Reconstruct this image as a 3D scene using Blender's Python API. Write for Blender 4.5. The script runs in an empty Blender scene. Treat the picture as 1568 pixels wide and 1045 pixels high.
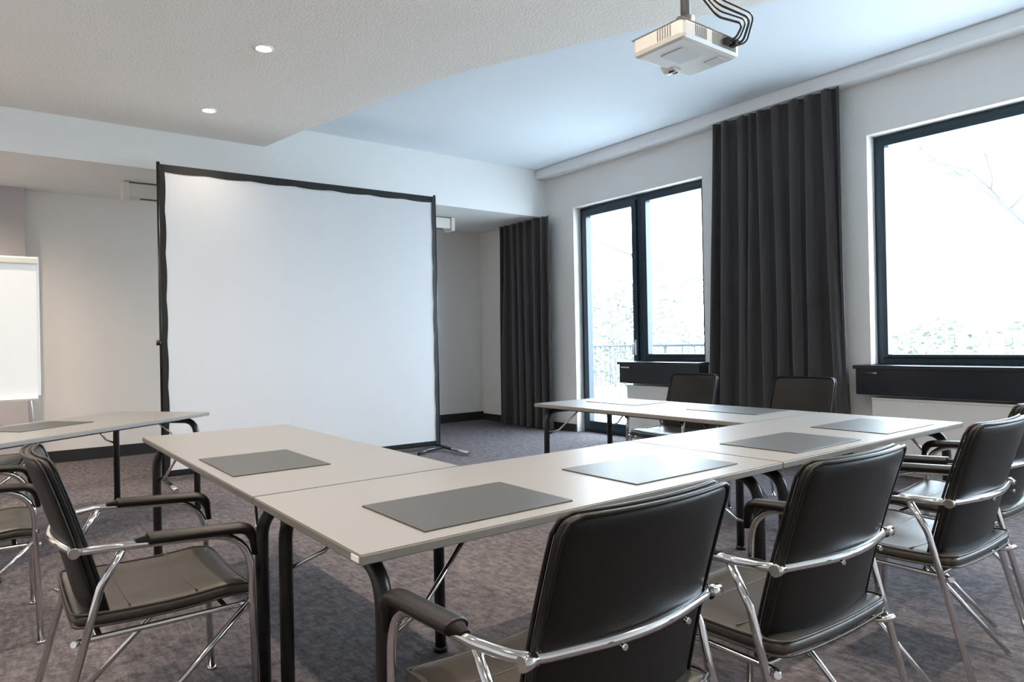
import bpy, bmesh, math, random
from mathutils import Vector, Matrix, noise
random.seed(4)
D=bpy.data; C=bpy.context; SC=C.scene
# ---------------------------------------------------------------- materials
def mat(name,col,rough=.5,metal=0,spec=.5,noise_amt=0,nscale=20,bump=0,bscale=200,col2=None,sheen=0,coat=0,bdist=.002):
    m=D.materials.new(name); m.use_nodes=True; nt=m.node_tree; b=nt.nodes['Principled BSDF']
    b.inputs['Base Color'].default_value=(*col,1); b.inputs['Roughness'].default_value=rough
    b.inputs['Metallic'].default_value=metal; b.inputs['Specular IOR Level'].default_value=spec
    if sheen: b.inputs['Sheen Weight'].default_value=sheen
    if coat: b.inputs['Coat Weight'].default_value=coat
    tc=nt.nodes.new('ShaderNodeTexCoord')
    if col2 is not None or noise_amt:
        n=nt.nodes.new('ShaderNodeTexNoise'); n.inputs['Scale'].default_value=nscale; n.inputs['Detail'].default_value=5
        nt.links.new(tc.outputs['Object'],n.inputs['Vector'])
        r=nt.nodes.new('ShaderNodeValToRGB')
        c2=col2 if col2 is not None else tuple(c*(1-noise_amt) for c in col)
        r.color_ramp.elements[0].position=.38; r.color_ramp.elements[1].position=.62
        r.color_ramp.elements[0].color=(*c2,1); r.color_ramp.elements[1].color=(*col,1)
        nt.links.new(n.outputs['Fac'],r.inputs['Fac']); nt.links.new(r.outputs['Color'],b.inputs['Base Color'])
    if bump:
        n2=nt.nodes.new('ShaderNodeTexNoise'); n2.inputs['Scale'].default_value=bscale; n2.inputs['Detail'].default_value=3
        nt.links.new(tc.outputs['Object'],n2.inputs['Vector'])
        bp=nt.nodes.new('ShaderNodeBump'); bp.inputs['Strength'].default_value=bump; bp.inputs['Distance'].default_value=bdist
        nt.links.new(n2.outputs['Fac'],bp.inputs['Height']); nt.links.new(bp.outputs['Normal'],b.inputs['Normal'])
    return m
def emit(name,col,s):
    m=D.materials.new(name); m.use_nodes=True; b=m.node_tree.nodes['Principled BSDF']
    b.inputs['Base Color'].default_value=(*col,1); b.inputs['Emission Color'].default_value=(*col,1); b.inputs['Emission Strength'].default_value=s
    return m
M_wall=mat('wall_paint',(.82,.80,.775),.85,bump=.15,bscale=120)
M_back=mat('back_wall_paint',(.80,.76,.72),.85,bump=.15,bscale=120)
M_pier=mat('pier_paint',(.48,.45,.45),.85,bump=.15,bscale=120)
M_ceil=mat('ceiling_plaster',(.88,.83,.775),.9,bump=.9,bscale=60,bdist=.006)
M_ceil2=mat('smooth_ceiling_day_tint',(.76,.81,.865),.85,bump=.1,bscale=150)  # bluish tint puts the cool window daylight into the ceiling colour
M_soffit=mat('soffit_paint',(.84,.84,.83),.85)
M_trim=mat('trim_white',(.86,.86,.86),.5)
M_base=mat('baseboard_dark',(.02,.02,.022),.5)
M_top=mat('table_laminate',(.232,.230,.224),.36,noise_amt=.03,nscale=300)
M_edge=mat('table_edge',(.20,.190,.176),.4)
M_blk=mat('black_steel',(.009,.009,.010),.3)
M_plastic=mat('black_plastic',(.02,.02,.02),.5)
M_chrome=mat('chrome',(.68,.68,.69),.09,metal=1)
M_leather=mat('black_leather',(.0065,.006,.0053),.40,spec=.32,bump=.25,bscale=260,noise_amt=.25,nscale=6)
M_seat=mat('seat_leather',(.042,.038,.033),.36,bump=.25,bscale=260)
M_pad=mat('desk_pad_leather',(.050,.049,.047),.42,bump=.2,bscale=400)
M_curt=mat('curtain_fabric',(.043,.040,.041),.95,sheen=.35,bump=.3,bscale=500)
M_frame=mat('window_frame_anthracite',(.004,.022,.038),.35)
M_sill=mat('sill_black',(.006,.009,.015),.3)
M_rad=mat('radiator_white',(.75,.74,.72),.4)
M_screen=mat('screen_fabric',(.69,.69,.70),.9)
M_tape=mat('screen_border',(.005,.005,.005),.6)
M_projw=mat('projector_plastic',(.8,.8,.77),.35)
M_grey=mat('grey_plastic',(.25,.25,.25),.4)
M_case=mat('screen_case',(.74,.71,.65),.4)
M_paper=mat('flipchart_paper',(.9,.9,.88),.8)
M_lamp=emit('lamp_glow',(1,.93,.8),25)
M_lens=mat('lens_glass',(.05,.05,.08),.05,coat=1)
M_ext=mat('exterior_paving',(.62,.63,.62),.9,noise_amt=.2,nscale=3)
M_hedge=mat('hedge_leaves',(.175,.195,.16),.9,col2=(.135,.155,.125),nscale=2)
M_bark=mat('bark',(.075,.073,.07),.9)
M_rail=mat('railing_galvanised',(.03,.04,.05),.5,metal=.3)
def carpet():
    m=D.materials.new('carpet'); m.use_nodes=True; nt=m.node_tree; b=nt.nodes['Principled BSDF']; b.inputs['Roughness'].default_value=1; b.inputs['Specular IOR Level'].default_value=.1
    tc=nt.nodes.new('ShaderNodeTexCoord')
    def N(s,d,dist=0,sc=(1,1,1),rg=.65):
        mp=nt.nodes.new('ShaderNodeMapping'); mp.inputs['Scale'].default_value=sc; nt.links.new(tc.outputs['Object'],mp.inputs['Vector'])
        n=nt.nodes.new('ShaderNodeTexNoise'); n.inputs['Scale'].default_value=s; n.inputs['Detail'].default_value=d; n.inputs['Roughness'].default_value=rg; n.inputs['Distortion'].default_value=dist
        nt.links.new(mp.outputs[0],n.inputs['Vector']); return n
    n=N(16,7,.5,(1,1.6,1),.85); nb=N(38,5,0,(1,.25,1),.8); n2=N(420,2)
    ad=nt.nodes.new('ShaderNodeMath'); ad.operation='MULTIPLY_ADD'; ad.inputs[1].default_value=.5
    hf=nt.nodes.new('ShaderNodeMath'); hf.operation='MULTIPLY'; hf.inputs[1].default_value=.5
    nt.links.new(nb.outputs['Fac'],hf.inputs[0]); nt.links.new(n.outputs['Fac'],ad.inputs[0]); nt.links.new(hf.outputs[0],ad.inputs[2])
    r=nt.nodes.new('ShaderNodeValToRGB'); r.color_ramp.elements[0].position=.43; r.color_ramp.elements[1].position=.57
    r.color_ramp.elements[0].color=(.082,.073,.079,1); r.color_ramp.elements[1].color=(.182,.164,.172,1)
    nt.links.new(ad.outputs[0],r.inputs['Fac'])
    mx=nt.nodes.new('ShaderNodeMixRGB'); mx.blend_type='OVERLAY'; mx.inputs['Fac'].default_value=.6
    nt.links.new(r.outputs['Color'],mx.inputs['Color1']); nt.links.new(n2.outputs['Fac'],mx.inputs['Color2']); nt.links.new(mx.outputs[0],b.inputs['Base Color'])
    bp=nt.nodes.new('ShaderNodeBump'); bp.inputs['Strength'].default_value=.6; bp.inputs['Distance'].default_value=.005
    nt.links.new(n2.outputs['Fac'],bp.inputs['Height']); nt.links.new(bp.outputs['Normal'],b.inputs['Normal'])
    return m
M_carpet=carpet()
# ---------------------------------------------------------------- mesh helpers
def obj(name,bm,mats,parent=None,smooth=False):
    me=D.meshes.new(name); bm.normal_update(); bm.to_mesh(me); bm.free()
    for m in (mats if isinstance(mats,(list,tuple)) else [mats]): me.materials.append(m)
    if smooth:
        for p in me.polygons: p.use_smooth=True
    o=D.objects.new(name,me); C.collection.objects.link(o)
    if parent: o.parent=parent
    return o
def empty(name,loc=(0,0,0),rot=0):
    e=D.objects.new(name,None); C.collection.objects.link(e); e.location=loc; e.rotation_euler=(0,0,rot); e.empty_display_size=.1; return e
def box(bm,a,b,mi=0,bev=0):
    x0,y0,z0=[min(a[i],b[i]) for i in range(3)]; x1,y1,z1=[max(a[i],b[i]) for i in range(3)]
    vs=[bm.verts.new(p) for p in [(x0,y0,z0),(x1,y0,z0),(x1,y1,z0),(x0,y1,z0),(x0,y0,z1),(x1,y0,z1),(x1,y1,z1),(x0,y1,z1)]]
    fs=[bm.faces.new([vs[i] for i in f]) for f in [(0,3,2,1),(4,5,6,7),(0,1,5,4),(1,2,6,5),(2,3,7,6),(3,0,4,7)]]
    for f in fs: f.material_index=mi
    if bev:
        es=list({e for f in fs for e in f.edges}); r=bmesh.ops.bevel(bm,geom=es,offset=bev,segments=2,affect='EDGES',profile=.5)
        for f in r['faces']: f.material_index=mi
def boxes(name,lst,mats,parent=None,bev=0):
    bm=bmesh.new()
    for l in lst: box(bm,l[0],l[1],l[2] if len(l)>2 else 0,bev)
    return obj(name,bm,mats,parent)
def fillet(pts,rad,n=6):
    pts=[Vector(p) for p in pts]; out=[pts[0]]
    for i in range(1,len(pts)-1):
        p=pts[i]; a=(pts[i-1]-p); b=(pts[i+1]-p); r=rad[i] if isinstance(rad,(list,tuple)) else rad
        la,lb=a.length,b.length; a.normalize(); b.normalize(); ang=a.angle(b)
        if r<=0 or ang>3.1: out.append(p); continue
        t=min(r/math.tan(ang/2),la*.49,lb*.49)
        A=p+a*t; B=p+b*t
        for k in range(n+1):
            s=k/n; out.append(A*(1-s)**2+p*2*s*(1-s)+B*s*s)
    out.append(pts[-1]); return out
def tube(bm,pts,r,seg=10,mi=0,cap=True,closed=False,n0=None):
    pts=[Vector(p) for p in pts]; q=[pts[0]]
    for p in pts[1:]:
        if (p-q[-1]).length>1e-5: q.append(p)
    pts=q; n=len(pts); rings=[]; prev=Vector(n0) if n0 else None
    for i in range(n):
        if closed: t=(pts[(i+1)%n]-pts[i-1]).normalized()
        else: t=(pts[min(i+1,n-1)]-pts[max(i-1,0)]).normalized()
        if prev is None:
            nrm=t.orthogonal().normalized()
        else:
            nrm=(prev-t*prev.dot(t)); nrm.normalize()
        prev=nrm; bn=t.cross(nrm)
        rr=r(i/(n-1)) if callable(r) else r
        rx,ry=rr if isinstance(rr,tuple) else (rr,rr)
        rings.append([bm.verts.new(pts[i]+nrm*math.cos(2*math.pi*k/seg)*rx+bn*math.sin(2*math.pi*k/seg)*ry) for k in range(seg)])
    rng=range(n if closed else n-1)
    for i in rng:
        a,b=rings[i],rings[(i+1)%n]
        for k in range(seg):
            f=bm.faces.new([a[k],a[(k+1)%seg],b[(k+1)%seg],b[k]]); f.smooth=True; f.material_index=mi
    if cap and not closed:
        f=bm.faces.new(rings[0][::-1]); f.material_index=mi
        f=bm.faces.new(rings[-1]); f.material_index=mi
def cyl(bm,c,r,h,axis='z',seg=20,mi=0):
    c=Vector(c); d={'x':Vector((1,0,0)),'y':Vector((0,1,0)),'z':Vector((0,0,1))}[axis]
    tube(bm,[c-d*h/2,c+d*h/2],r,seg,mi)
def cushion(bm,w,h,T,cr,fn,N=18,p=6,mi=0,piping=0,pmi=0):
    g={}
    def mp(u,v):
        x,y=u*w/2,v*h/2; ix=max(-w/2+cr,min(w/2-cr,x)); iy=max(-h/2+cr,min(h/2-cr,y)); dx,dy=x-ix,y-iy
        L=math.hypot(dx,dy)
        if dx and dy and L>0: s=max(abs(dx),abs(dy))/L; dx*=s; dy*=s
        return ix+dx,iy+dy
    for side in (1,-1):
        for i in range(N+1):
            for j in range(N+1):
                u=math.sin((i/N*2-1)*math.pi/2*.98)/math.sin(math.pi/2*.98); v=math.sin((j/N*2-1)*math.pi/2*.98)/math.sin(math.pi/2*.98)
                edge=i in(0,N) or j in (0,N)
                if side==-1 and edge: g[(-1,i,j)]=g[(1,i,j)]; continue
                m=max(abs(u),abs(v)); t=T/2*(1-m**p)**.5 if m<1 else 0
                x,y=mp(u,v); g[(side,i,j)]=bm.verts.new(fn(x,y,side*t))
    for side in (1,-1):
        for i in range(N):
            for j in range(N):
                q=[g[(side,i,j)],g[(side,i+1,j)],g[(side,i+1,j+1)],g[(side,i,j+1)]]
                f=bm.faces.new(q if side==1 else q[::-1]); f.smooth=True; f.material_index=mi
    if piping:
        for off in (.36,-.36):
            ol=[]
            K=14
            for k in range(4*K):
                s=k//K; t=(k%K)/K*2-1
                u,v=[(t,-1),(1,t),(-t,1),(-1,-t)][s]; ol.append(Vector(fn(*mp(u*.992,v*.992),T*off)))
            tube(bm,ol,piping,6,pmi,closed=True)
# ---------------------------------------------------------------- room shell
XW=6.28; YB=9.0; X0=-2.6; Y0=-2.4; HC=3.60; HL=3.345; YBM=7.34; HB=2.96
boxes('floor',[((X0-.2,Y0-.2,-.15),(XW+.32,YB+.2,0))],M_carpet)
W1=XW+.32; DH=3.01; SL=.96
lst=[((XW,6.79,0),(W1,YB+.2,HC+.1)),((XW,4.70,DH),(W1,6.79,HC+.1)),((XW,4.70,0),(W1,5.78,SL)),((XW,2.92,0),(W1,4.70,HC+.1)),
 ((XW,.95,DH),(W1,2.92,HC+.1)),((XW,.95,0),(W1,2.92,SL)),((XW,-.2,0),(W1,.95,HC+.1)),((XW,-2.2,DH),(W1,-.2,HC+.1)),((XW,-2.2,0),(W1,-.2,SL)),((XW,Y0-.2,0),(W1,-2.2,HC+.1))]
boxes('wall_right',lst,M_wall)
boxes('wall_back',[((X0-.2,YB,0),(XW,YB+.2,HC+.1))],M_back)
boxes('wall_pier',[((X0,YB-.12,0),(.34,YB,HB))],M_pier)
boxes('wall_left',[((X0-.2,Y0-.2,0),(X0,YB,HC+.1))],M_wall)
boxes('wall_front',[((X0,Y0-.2,0),(XW,Y0,HC+.1))],M_wall)
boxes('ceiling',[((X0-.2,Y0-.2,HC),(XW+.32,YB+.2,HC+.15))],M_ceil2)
edge=[(6.1,-2.4),(5.3,0),(4.62,1.2),(4.00,2.37),(3.54,3.25),(3.29,3.79),(2.97,4.51),(2.78,5.2),(2.64,6.01),(2.5,6.6),(2.37,YBM)]
bm=bmesh.new()
poly=[(X0,Y0)]+edge+[(X0,YBM)]
lo=[bm.verts.new((x,y,HL)) for x,y in poly]; hi=[bm.verts.new((x,y,HC)) for x,y in poly]
bm.faces.new(lo[::-1]); bm.faces.new(hi)
for i in range(len(poly)):
    j=(i+1)%len(poly); bm.faces.new([lo[i],lo[j],hi[j],hi[i]])
obj('ceiling_lowered',bm,M_ceil)
boxes('ceiling_soffit',[((X0,YBM,HB),(XW,YB,HC))],M_soffit)
boxes('trim_1',[((6.09,Y0,3.48),(XW,YBM,HC))],M_trim,bev=.006)
boxes('baseboard_back',[((.34,YB-.02,0),(XW,YB,.13)),((X0,YB-.14,0),(.34,YB-.12,.13))],M_base)
boxes('baseboard_right',[((XW-.02,6.8,0),(XW,YB-.02,.1)),((XW-.02,2.92,0),(XW,4.70,.1)),((XW-.02,-.2,0),(XW,.95,.1))],M_base)
# ---------------------------------------------------------------- windows
FX0,FX1=XW+.13,XW+.21
def frame_rect(lst,y0,y1,z0,z1,t,x0=FX0,x1=FX1,tb=None):
    tb=t if tb is None else tb
    lst+= [((x0,y0,z0),(x1,y0+t,z1)),((x0,y1-t,z0),(x1,y1,z1)),((x0,y0+t,z1-t),(x1,y1-t,z1)),((x0,y0+t,z0),(x1,y1-t,z0+tb))]
def window(name,y0,y1,z0,z1,split=None):
    e=empty(name,(0,0,0)); l=[]
    frame_rect(l,y0,y1,z0,z1,.055)
    frame_rect(l,y0+.055,y1-.055,z0+.055,z1-.055,.045,FX0-.02,FX1-.01,tb=.03)
    boxes('frame',l,M_frame,e,bev=.004)
    boxes('sill_board',[((XW-.04,y0-.04,z0-.025),(FX0,y1+.04,z0+.0))],M_sill,e)
    return e
window('window_1',4.70,5.72,SL,DH)
window('window_2',.95,2.92,SL,DH)
window('window_3',-2.2,-.2,SL,DH)
e=empty('door_1'); l=[]
frame_rect(l,5.72,6.79,0,DH,.055,tb=.04); frame_rect(l,5.775,6.735,.04,DH-.055,.075,FX0-.025,FX1-.01,tb=.11)
boxes('frame',l,M_frame,e,bev=.004)
bm=bmesh.new()
box(bm,(FX0-.035,5.795,1.03),(FX0-.025,5.825,1.22),0,.003)
tube(bm,fillet([(FX0-.03,5.81,1.17),(FX0-.08,5.81,1.17),(FX0-.08,5.81,1.04)],.02),.013)
obj('handle',bm,mat('handle_steel',(.8,.8,.8),.4,metal=.2),e)
for nm,y0,y1 in (('window_ledge',4.66,5.84),('window_ledge',.9,2.98)):
    e=empty(nm)
    boxes('box',[((XW-.17,y0,.70),(XW,y1,.955))],M_sill,e,bev=.008)
    boxes('ledge_top',[((XW-.20,y0-.01,.925),(XW,y1+.01,.958))],M_sill,e,bev=.004)
    boxes('clip',[((XW-.21,y1-.20,.885),(XW-.17,y1-.06,.9))],M_chrome,e)
for y0,y1 in ((4.72,5.76),(1.0,2.86)):
    e=empty('radiator')
    l=[((XW-.13,y0,.10),(XW-.11,y1,.66)),((XW-.05,y0,.10),(XW-.03,y1,.66)),((XW-.135,y0-.005,.655),(XW-.025,y1+.005,.675))]
    boxes('panels',l,M_rad,e,bev=.004)
    n=int((y1-y0)/.05); boxes('fins',[((XW-.109,y0+.02+i*.05,.13),(XW-.051,y0+.025+i*.05,.63)) for i in range(n)],M_rad,e)
    boxes('feet',[((XW-.11,y0+.1,0),(XW-.05,y0+.13,.12)),((XW-.11,y1-.13,0),(XW-.05,y1-.1,.12))],M_rad,e)
# ---------------------------------------------------------------- curtains
def curtain(name,y0,y1,x,z0,z1,folds,amp,seed):
    rnd=random.Random(seed); bm=bmesh.new(); NU=folds*18; NV=40
    wd=[rnd.uniform(.55,1.6) for _ in range(folds)]; cs=[0]
    for q in wd: cs.append(cs[-1]+q)
    cs=[c/cs[-1] for c in cs]
    am=[rnd.uniform(.5,1.15) for _ in range(folds+2)]; dr=[rnd.uniform(-.04,.04) for _ in range(folds+2)]
    g=[]
    for j in range(NV+1):
        v=j/NV; row=[]
        for i in range(NU+1):
            k=i/18; i0=min(int(k),folds-1); f=k-i0
            fs=f*f*(3-2*f)
            a=am[i0]*(1-fs)+am[i0+1]*fs; d=dr[i0]*(1-fs)+dr[i0+1]*fs
            u=cs[i0]+(cs[i0+1]-cs[i0])*f+d*(1-v)**1.2
            # pinch pleats at the heading relax into rounder folds below
            sx=math.sin(2*math.pi*f-.5*math.pi)+.22*v**2*math.sin(6*math.pi*f)
            A=amp*a*(1-.45*v**2)
            wy=(cs[i0+1]-cs[i0])*(y1-y0)
            yy=y0+(y1-y0)*u+.10*wy*math.sin(4*math.pi*f)*(1-.5*v)
            c=(y0+y1)/2; spread=1+.09*(1-v)**1.3
            yy=c+(yy-c)*spread+noise.noise(Vector((k*.5,v*1.3,seed+9)))*.05*(1-v)
            lfo=(noise.noise(Vector((k*1.1,v*1.8,seed)))*.022+noise.noise(Vector((k*3,v*4,seed+5)))*.007)*(1-.6*v)
            row.append(bm.verts.new((x+A*sx+lfo,yy,z0+(z1-z0)*v)))
        g.append(row)
    for j in range(NV):
        for i in range(NU):
            f=bm.faces.new([g[j][i],g[j][i+1],g[j+1][i+1],g[j+1][i]]); f.smooth=True
    o=obj(name,bm,M_curt,None,True); s=o.modifiers.new('solid','SOLIDIFY'); s.thickness=.004
    return o
curtain('curtain',3.09,4.44,6.16,.015,3.482,9,.055,3)
curtain('curtain',7.12,8.24,6.15,.015,2.95,7,.055,11)
# ---------------------------------------------------------------- tables
def table(x0,x1,y0,y1,rot=0,loc=None,along=None):
    L,Wd=x1-x0,y1-y0
    if loc is None: loc=((x0+x1)/2,(y0+y1)/2)
    e=empty('folding_table',(loc[0],loc[1],0),rot)
    ax='x' if (L>=Wd if along is None else along=='x') else 'y'
    if ax=='y': L,Wd=Wd,L; e.rotation_euler[2]=rot+math.pi/2
    t=.74; g=.002
    bm=bmesh.new(); box(bm,(-L/2+g,-Wd/2+g,t-.026),(L/2-g,Wd/2-g,t-.002),1,.003)
    box(bm,(-L/2+.004,-Wd/2+.004,t-.0025),(L/2-.004,Wd/2-.004,t),0)
    obj('tabletop',bm,[M_top,M_edge],e)
    bm=bmesh.new()
    for s in (-1,1):
        x=s*(L/2-.085)
        zt=t-.055; yw=Wd/2-.055
        tube(bm,fillet([(x,-yw,0.012),(x,-yw,zt),(x,yw,zt),(x,yw,0.012)],.11,8),.022,14)
        for yy in (-yw,yw): cyl(bm,(x,yy,.012),.027,.024,seg=14)
        for yy in (-Wd/4,Wd/4): box(bm,(x-.03,yy-.03,t-.06),(x+.03,yy+.03,t-.026))
        box(bm,(x-s*.30-.04,-.07,t-.055),(x-s*.30+.04,.07,t-.026))
        for yy in (-Wd/2+.16,Wd/2-.16): box(bm,(x-s*.2-.05,yy-.02,t-.05),(x-s*.2+.05,yy+.02,t-.026))
    for yy in (-Wd/2+.14,Wd/2-.14): box(bm,(-L/2+.16,yy-.012,t-.05),(L/2-.16,yy+.012,t-.026))
    obj('leg_frames',bm,M_blk,e)
    bm=bmesh.new()
    for s in (-1,1):
        x=s*(L/2-.085)
        for yy in (-Wd/2+.16-.06,Wd/2-.16+.06):
            yl=math.copysign(Wd/2-.055,yy)
            tube(bm,[(x,yl,.50),(x-s*.12,yl*.93,.545),(x-s*.30,yl*.8,t-.035)],.007,8)
    obj('braces',bm,M_chrome,e)
    bm=bmesh.new(); box(bm,(-L/2+.0,-Wd/2+.01,t-.02),(-L/2+.0035,-Wd/2+.05,t-.006)); obj('label',bm,M_paper,e)
    return e
table(.67,2.42,1.462,2.262)
table(2.424,4.18,1.462,2.262)
table(.67,1.47,2.268,4.24)
table(3.38,4.18,2.268,4.15)
th=math.atan2(.61,.79)
cx,cy=1.33,5.50
dl=Vector((-math.cos(th),-math.sin(th))); dw=Vector((-math.sin(th),math.cos(th)))
c=Vector((cx,cy))+dl*.85+dw*.42
table(-.85,.85,-.42,.42,rot=th,loc=c)
def pad(x0,x1,y0,y1,rot=0,c=None):
    w,h=x1-x0,y1-y0
    if c is None: c=((x0+x1)/2,(y0+y1)/2)
    bm=bmesh.new(); box(bm,(-w/2,-h/2,0),(w/2,h/2,.004),0,.0012)
    o=obj('desk_pad',bm,M_pad); o.location=(c[0],c[1],.7402); o.rotation_euler=(0,0,rot)
pad(.88,1.39,1.53,1.90); pad(1.70,2.26,1.555,1.93); pad(2.63,3.18,1.53,1.90); pad(3.44,3.98,1.53,1.92)
pad(.72,1.10,2.66,3.18); pad(3.76,4.13,2.45,2.98); pad(3.74,4.11,3.42,3.94)
pc=Vector((cx,cy))+dl*.95+dw*.55; pad(-.26,.26,-.19,.19,th,pc)
# ---------------------------------------------------------------- chairs
def chair(x,y,rot,name='conference_armchair'):
    e=empty(name,(x,y,0),rot)
    BT=.925; BB=.445
    def seatf(a,b,t):
        return (a,b+.02,.445+t+.02*(b/.24)**2*(1 if b>0 else .6)-(.03*max(0,(b-.15)/.1)**2)+.012*(a/.25)**2)
    bm=bmesh.new(); cushion(bm,.51,.49,.05,.035,seatf,p=14,piping=.0035)
    for yy in (-.10,.08): tube(bm,[Vector(seatf(s,yy,.025)) for s in [i*.04-.24 for i in range(13)]],.0022,6)
    obj('seat',bm,M_seat,e)
    def backf(a,b,t):
        v=(b+.235)/.47
        yy=-.175-.10*v-.035*v*v+.035*(a/.25)**2
        return (a*(1-.03*v),yy-t,BB+(BT-BB)*v)
    bm=bmesh.new(); cushion(bm,.478,.47,.04,.035,backf,p=16,piping=.0045); obj('backrest',bm,M_leather,e)
    bm=bmesh.new()
    R=.0118; A=.665
    ytube=-.175-.10*.46-.035*.21-.036
    pts=[(-.285,.262,.008),(-.285,.245,A-.02),(-.298,-.10,A+.005),(-.262,ytube+.05,A),(0,ytube-.006,A),(.262,ytube+.05,A),(.298,-.10,A+.005),(.285,.245,A-.02),(.285,.262,.008)]
    tube(bm,fillet(pts,[0,.14,.12,.08,.6,.08,.12,.14,0],8),R,12)
    for s in (-1,1):
        tube(bm,fillet([(s*.292,-.10,A),(s*.290,-.16,A-.10),(s*.285,-.31,.008)],.08),R*.92,12)
        tube(bm,[(s*.283,.245,.43),(s*.278,-.20,.012)],R*.8,12)
        tube(bm,fillet([(s*.283,.25,.44),(s*.25,.24,.412),(s*.245,-.2,.412),(s*.28,-.225,.42)],.03),R*.75,10)
        for p in ((s*.285,.262,.006),(s*.285,-.31,.006)): cyl(bm,p,.015,.012,seg=12)
    tube(bm,[(-.25,.18,.41),(.25,.18,.41)],R*.8,10); tube(bm,[(-.25,-.16,.41),(.25,-.16,.41)],R*.8,10)
    for s in (-.09,.09): cyl(bm,(s,ytube-.006-.013,A),.006,.010,'y',12)
    for s in (-1,1): cyl(bm,(s*.262,ytube+.045,A),.0145,.03,'x',14)
    obj('chrome_frame',bm,M_chrome,e)
    bm=bmesh.new()
    for s in (-1,1):
        P=fillet([(s*.285,.262,A-.10),(s*.285,.25,A-.012),(s*.294,-.04,A+.006),(s*.296,-.075,A+.004)],[0,.11,.05,0],10)
        P=[p+Vector((0,0.0,.007)) for p in P]
        def rad(t):
            k=min(1,t/.12)*.4+.6 if t<.12 else (1 if t<.9 else 1-.55*(t-.9)/.1)
            return ((.024+.005*math.sin(math.pi*t))*k,(.0155+.002*math.sin(math.pi*t))*k)
        tube(bm,P,rad,16,n0=(1,0,0))
    obj('armrests',bm,M_leather,e)
    return e
chair(.40,2.5,-math.pi/2)
chair(1.0,1.155,0); chair(1.76,1.13,math.radians(-2)); chair(2.76,1.13,math.radians(-1)); chair(3.54,1.25,math.radians(2))
chair(4.46,3.66,math.pi/2); chair(4.46,2.68,math.pi/2)
chair(-.10,3.78,-math.pi/2); chair(-.12,6.0,-math.pi/2-.5)
# ---------------------------------------------------------------- projection screen
e=empty('projection_screen'); A=Vector((1.27,6.94,0)); B=Vector((4.14,6.83,0)); dx=(B-A).normalized(); nr=Vector((dx.y,-dx.x,0))
Wd=(B-A).length; ZT=2.91; ZB=.06
def SP(s,z,off=0): return A+dx*s+nr*off+Vector((0,0,z))
bm=bmesh.new(); NX,NZ=48,24; g=[]
def sag(s): return .012*abs(math.sin(s/Wd*math.pi*7))*-1
for j in range(NZ+1):
    g.append([bm.verts.new(SP(.04+(Wd-.08)*i/NX,ZB+.03+(ZT-.04-ZB+sag((Wd)*i/NX)-.03)*j/NZ,.012)) for i in range(NX+1)])
for j in range(NZ):
    for i in range(NX):
        f=bm.faces.new([g[j][i],g[j][i+1],g[j+1][i+1],g[j+1][i]]); f.smooth=True
obj('fabric',bm,M_screen,e)
bm=bmesh.new(); bw=.055
def strip(fn,n):
    pr=None
    for i in range(n+1):
        a,b=fn(i/n); va,vb=bm.verts.new(a),bm.verts.new(b)
        if pr: bm.faces.new([pr[0],va,vb,pr[1]])
        pr=(va,vb)
strip(lambda t:(SP(Wd*t,ZT+.01+sag(Wd*t)*.3,.014),SP(Wd*t,ZT-bw+sag(Wd*t),.018)),60)
strip(lambda t:(SP(Wd*t,ZB-.0,.014),SP(Wd*t,ZB+bw*.8,.018)),10)
strip(lambda t:(SP(0,ZB+(ZT-ZB)*t,.014),SP(bw*.85+.010*abs(math.sin(t*math.pi*7)),ZB+(ZT-ZB)*t,.018)),60)
strip(lambda t:(SP(Wd,ZB+(ZT-ZB)*t,.014),SP(Wd-bw*.75-.008*abs(math.sin(t*math.pi*7)),ZB+(ZT-ZB)*t,.018)),60)
obj('border',bm,M_tape,e)
bm=bmesh.new()
for s in (0,Wd):
    tube(bm,[SP(s,.04),SP(s,ZT+.03)],.016,10)
    tube(bm,[SP(s,.025,-.45),SP(s,.04,0),SP(s,.025,.62)],.018,8)
tube(bm,[SP(0,ZT),SP(Wd,ZT)],.014,8); tube(bm,[SP(0,ZB),SP(Wd,ZB)],.014,8)
tube(bm,fillet([SP(Wd,.035,.1),SP(Wd-.25,.03,.16),SP(Wd-.42,.025,.30)],.1),.018,8)
cyl(bm,SP(-.02,1.28),.022,.05,seg=12)
obj('stand',bm,M_blk,e)
bm=bmesh.new()
for s in (0,Wd):
    tube(bm,[SP(s,.03,.30),SP(s,.03,.66)],.021,10)
obj('feet',bm,M_chrome,e)
e=empty('roller_screen_case')
boxes('case',[((1.18,7.98,2.80),(5.10,8.12,2.945))],M_case,e,bev=.01)
boxes('end_caps',[((1.13,7.96,2.77),(1.19,8.14,2.955)),((5.09,7.96,2.77),(5.15,8.14,2.955))],M_case,e,bev=.01)
boxes('slot',[((1.3,8.03,2.792),(5.0,8.07,2.802))],M_blk,e)
# ---------------------------------------------------------------- flipchart
e=empty('flipchart',(-.03,6.85,0),0)
boxes('board',[((-.38,-.0,.86),(.38,.025,2.0))],mat('board_white',(.8,.8,.8),.4),e,bev=.006)
boxes('paper_pad',[((-.35,-.014,.84),(.36,-.001,1.96))],M_paper,e)
boxes('clamp_bar',[((-.37,-.03,1.94),(.37,.0,1.99))],M_case,e,bev=.006)
bm=bmesh.new()
tube(bm,[(-.24,.04,1.6),(-.38,.045,.01)],.012,10); tube(bm,[(.24,.04,1.6),(.38,.045,.01)],.012,10); tube(bm,[(0,.04,1.6),(0,.65,.01)],.012,10)
box(bm,(-.36,-.07,.825),(.36,0.02,.84))
obj('legs_and_tray',bm,mat('flip_metal',(.7,.7,.7),.35,metal=.6),e)
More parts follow.
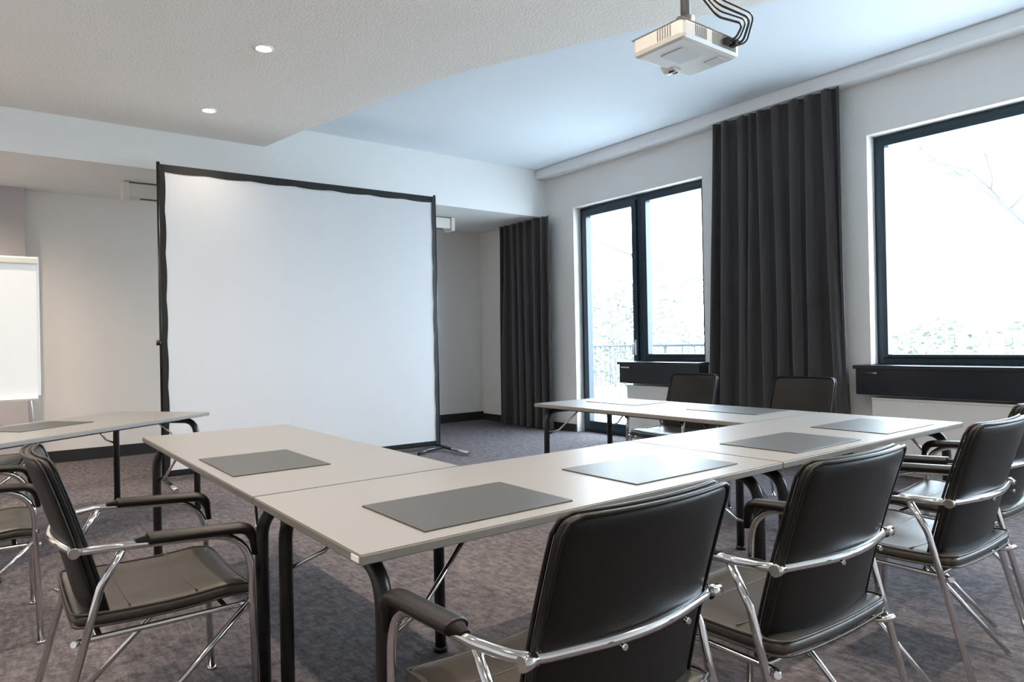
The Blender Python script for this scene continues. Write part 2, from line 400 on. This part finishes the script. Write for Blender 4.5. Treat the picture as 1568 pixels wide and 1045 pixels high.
# ---------------------------------------------------------------- projector
PX,PY,PZ=2.575,2.0,2.555
e=empty('ceiling_projector',(PX,PY,PZ),0)
bm=bmesh.new(); box(bm,(-.205,-.145,-.045),(.205,.145,.05),0,.022)
tube(bm,[(.06,.10,-.005),(.06,.165,-.005)],.05,24)
obj('body',bm,M_projw,e,False)
bm=bmesh.new()
for i in range(6): box(bm,(-.2065,-.08+i*.014,-.02),(-.2045,-.074+i*.014,.03))
for i in range(7): box(bm,(-.12+i*.012,-.1465,-.02),(-.115+i*.012,-.1445,.03))
box(bm,(.0,-.147,-.025),(.17,-.1445,.03)); box(bm,(-.206,-.146,.036),(.206,.146,.039))
cyl(bm,(.06,.167,-.005),.036,.004,'y',24)
obj('vents_and_ports',bm,M_grey,e)
bm=bmesh.new(); cyl(bm,(.06,.125,-.048),.022,.012,'z',24); obj('focus_ring',bm,M_lens,e)
boxes('underside_hatch',[((-.12,-.07,-.049),(.02,.05,-.044)),((.10,-.10,-.048),(.16,-.02,-.044))],mat('hatch',(.66,.67,.68),.4),e,bev=.001)
bm=bmesh.new()
tube(bm,[(0,0,.09),(0,0,HC-PZ)],.022,14); box(bm,(-.09,-.09,.05),(.09,.09,.07)); tube(bm,[(0,0,.07),(0,0,.14)],.045,16)
for a in range(4):
    c_,s_=math.cos(a*math.pi/2+.78),math.sin(a*math.pi/2+.78); tube(bm,[(0,0,.075),(c_*.15,s_*.13,.055)],.008,8)
cyl(bm,(0,0,HC-PZ-.01),.07,.02,seg=24)
obj('mount',bm,mat('mount_grey',(.2,.2,.2),.4,metal=.5),e)
bm=bmesh.new()
for k in range(4):
    a=Vector((.08+.028*k,-.146,.0+.004*(k%2)))
    P=[a,a+Vector((.015,-.05,-.0)),a+Vector((.05,-.07,.07+.02*k)),Vector((.16+.01*k,-.06,.17+.03*k)),Vector((.07,-.03,.26+.02*k)),Vector((.035+.006*k,.0,.36)),Vector((.03+.006*k,0,.98))]
    tube(bm,fillet(P,.06,6),.004 if k%2 else .0055,8)
box(bm,(.07,-.175,-.012),(.10,-.146,.012)); box(bm,(.12,-.18,-.012),(.145,-.146,.012))
obj('cables',bm,M_plastic,e)
# ---------------------------------------------------------------- downlights
def downlight(x,y,z,power,ang=140):
    e=empty('recessed_downlight',(x,y,z))
    bm=bmesh.new(); ring=[(math.cos(a)*.058,math.sin(a)*.058,-.002) for a in [i*2*math.pi/32 for i in range(32)]]
    tube(bm,ring,.010,8,closed=True); obj('bezel',bm,M_trim,e)
    bm=bmesh.new(); cyl(bm,(0,0,-.002),.042,.004,seg=24); obj('bulb',bm,M_lamp,e)
    L=D.lights.new('spot','SPOT'); L.energy=power; L.color=(1,.82,.64); L.spot_size=math.radians(ang); L.spot_blend=1; L.shadow_soft_size=.045
    o=D.objects.new('lamp',L); C.collection.objects.link(o); o.parent=e; o.location=(0,0,-.02)
for x,y in [(1.59,4.90),(1.60,6.46),(1.6,3.3),(1.6,1.7),(1.6,.1),(-.3,4.9),(-.3,6.46),(-.3,3.3),(-.3,1.7),(-.3,.1),(3.2,.1),(3.2,1.7)]:  # visible pair first; the rest are unseen extras added for fill light
    downlight(x,y,HL,16 if y>6 and x>0 else 70)
for x in (-.75,-1.8): downlight(x,8.0,HB,110,160)
# ---------------------------------------------------------------- exterior
boxes('exterior_ground',[((W1,-40,-.4),(60,60,-.12))],M_ext)
e=empty('balcony_railing'); bm=bmesh.new()
xr=8.6
tube(bm,[(xr,5.5,1.12),(xr,14,1.12)],.02,8); tube(bm,[(xr,5.5,.1),(xr,14,.1)],.012,8)
for i in range(71): tube(bm,[(xr,5.55+i*.12,.1),(xr,5.55+i*.12,1.12)],.008,6)
for i in range(6): tube(bm,[(xr,5.5+i*1.7,-.12),(xr,5.5+i*1.7,1.12)],.02,8)
obj('bars',bm,M_rail,e)
def hedge(name,x,y0,y1,h,seed,dep=1.2):
    rnd=random.Random(seed); bm=bmesh.new(); n=int((y1-y0)*420*h/1.6)
    for i in range(n):
        yy=rnd.uniform(y0,y1); z=rnd.random()**.9*h*(.8+.45*noise.noise(Vector((yy*.6,seed,0)))); c=Vector((x+rnd.uniform(-dep/2,dep/2),yy,z-.1))
        s=rnd.uniform(.08,.18); R=Matrix.Rotation(rnd.uniform(0,6.3),3,'Z')@Matrix.Rotation(rnd.uniform(-1.5,1.5),3,'X')
        q=[c+R@Vector(v)*s for v in ((-.5,0,0),(0,-.32,0),(.6,0,0),(0,.32,0))]; bm.faces.new([bm.verts.new(p) for p in q])
    for i in range(int((y1-y0)*4)):
        yy=rnd.uniform(y0,y1); tube(bm,[(x,yy,-.12),(x+rnd.uniform(-.3,.3),yy+rnd.uniform(-.2,.2),h*.6)],.02,5)
    obj(name,bm,M_hedge)
hedge('garden_hedge',17,3,12,2.0,1); hedge('garden_hedge',15,11.5,24,4.2,6,2.2)
def tree(name,x,y,h,seed):
    rnd=random.Random(seed); bm=bmesh.new()
    def br(p,d,L,r,k):
        pts=[p]; q=p.copy(); dd=d.copy()
        for i in range(5):
            dd=(dd+Vector((rnd.uniform(-.2,.2),rnd.uniform(-.2,.2),rnd.uniform(-.1,.15)))).normalized(); q=q+dd*L/5; pts.append(q.copy())
        tube(bm,pts,lambda t:r*(1-.6*t),6)
        if k>0:
            for m in range(4 if k>1 else 5):
                i=rnd.randint(2,5); nd=(dd*.6+Vector((rnd.uniform(-1,1),rnd.uniform(-1,1),rnd.uniform(-.3,.7)))).normalized(); br(pts[i],nd,L*.62,r*.45,k-1)
    br(Vector((x,y,-.12)),Vector((0,0,1)),h,.09,4); obj(name,bm,M_bark)
tree('bare_tree',15,2.9,4.2,2); tree('bare_tree',21,18.5,5,7)
# ---------------------------------------------------------------- world
w=D.worlds.new('World'); SC.world=w; w.use_nodes=True; bg=w.node_tree.nodes['Background']
bg.inputs[0].default_value=(.70,.86,1,1); bg.inputs[1].default_value=10.5
# ---------------------------------------------------------------- camera
yaw,pitch,roll=.6537,.0016,.0199
fw=Vector((math.sin(yaw)*math.cos(pitch),math.cos(yaw)*math.cos(pitch),math.sin(pitch)))
r=Vector((math.cos(yaw),-math.sin(yaw),0)); u=r.cross(fw)
r2=r*math.cos(roll)-u*math.sin(roll); u2=u*math.cos(roll)+r*math.sin(roll)
cam=D.cameras.new('camera'); cam.sensor_width=36; cam.lens=1050*36/1568; cam.clip_start=.02; cam.clip_end=200
co=D.objects.new('camera',cam); C.collection.objects.link(co)
mw=Matrix((( r2.x,u2.x,-fw.x,0),(r2.y,u2.y,-fw.y,0),(r2.z,u2.z,-fw.z,1.222),(0,0,0,1))); co.matrix_world=mw
SC.camera=co
SC.view_settings.view_transform='Standard'; SC.view_settings.look='None'; SC.view_settings.exposure=1.0
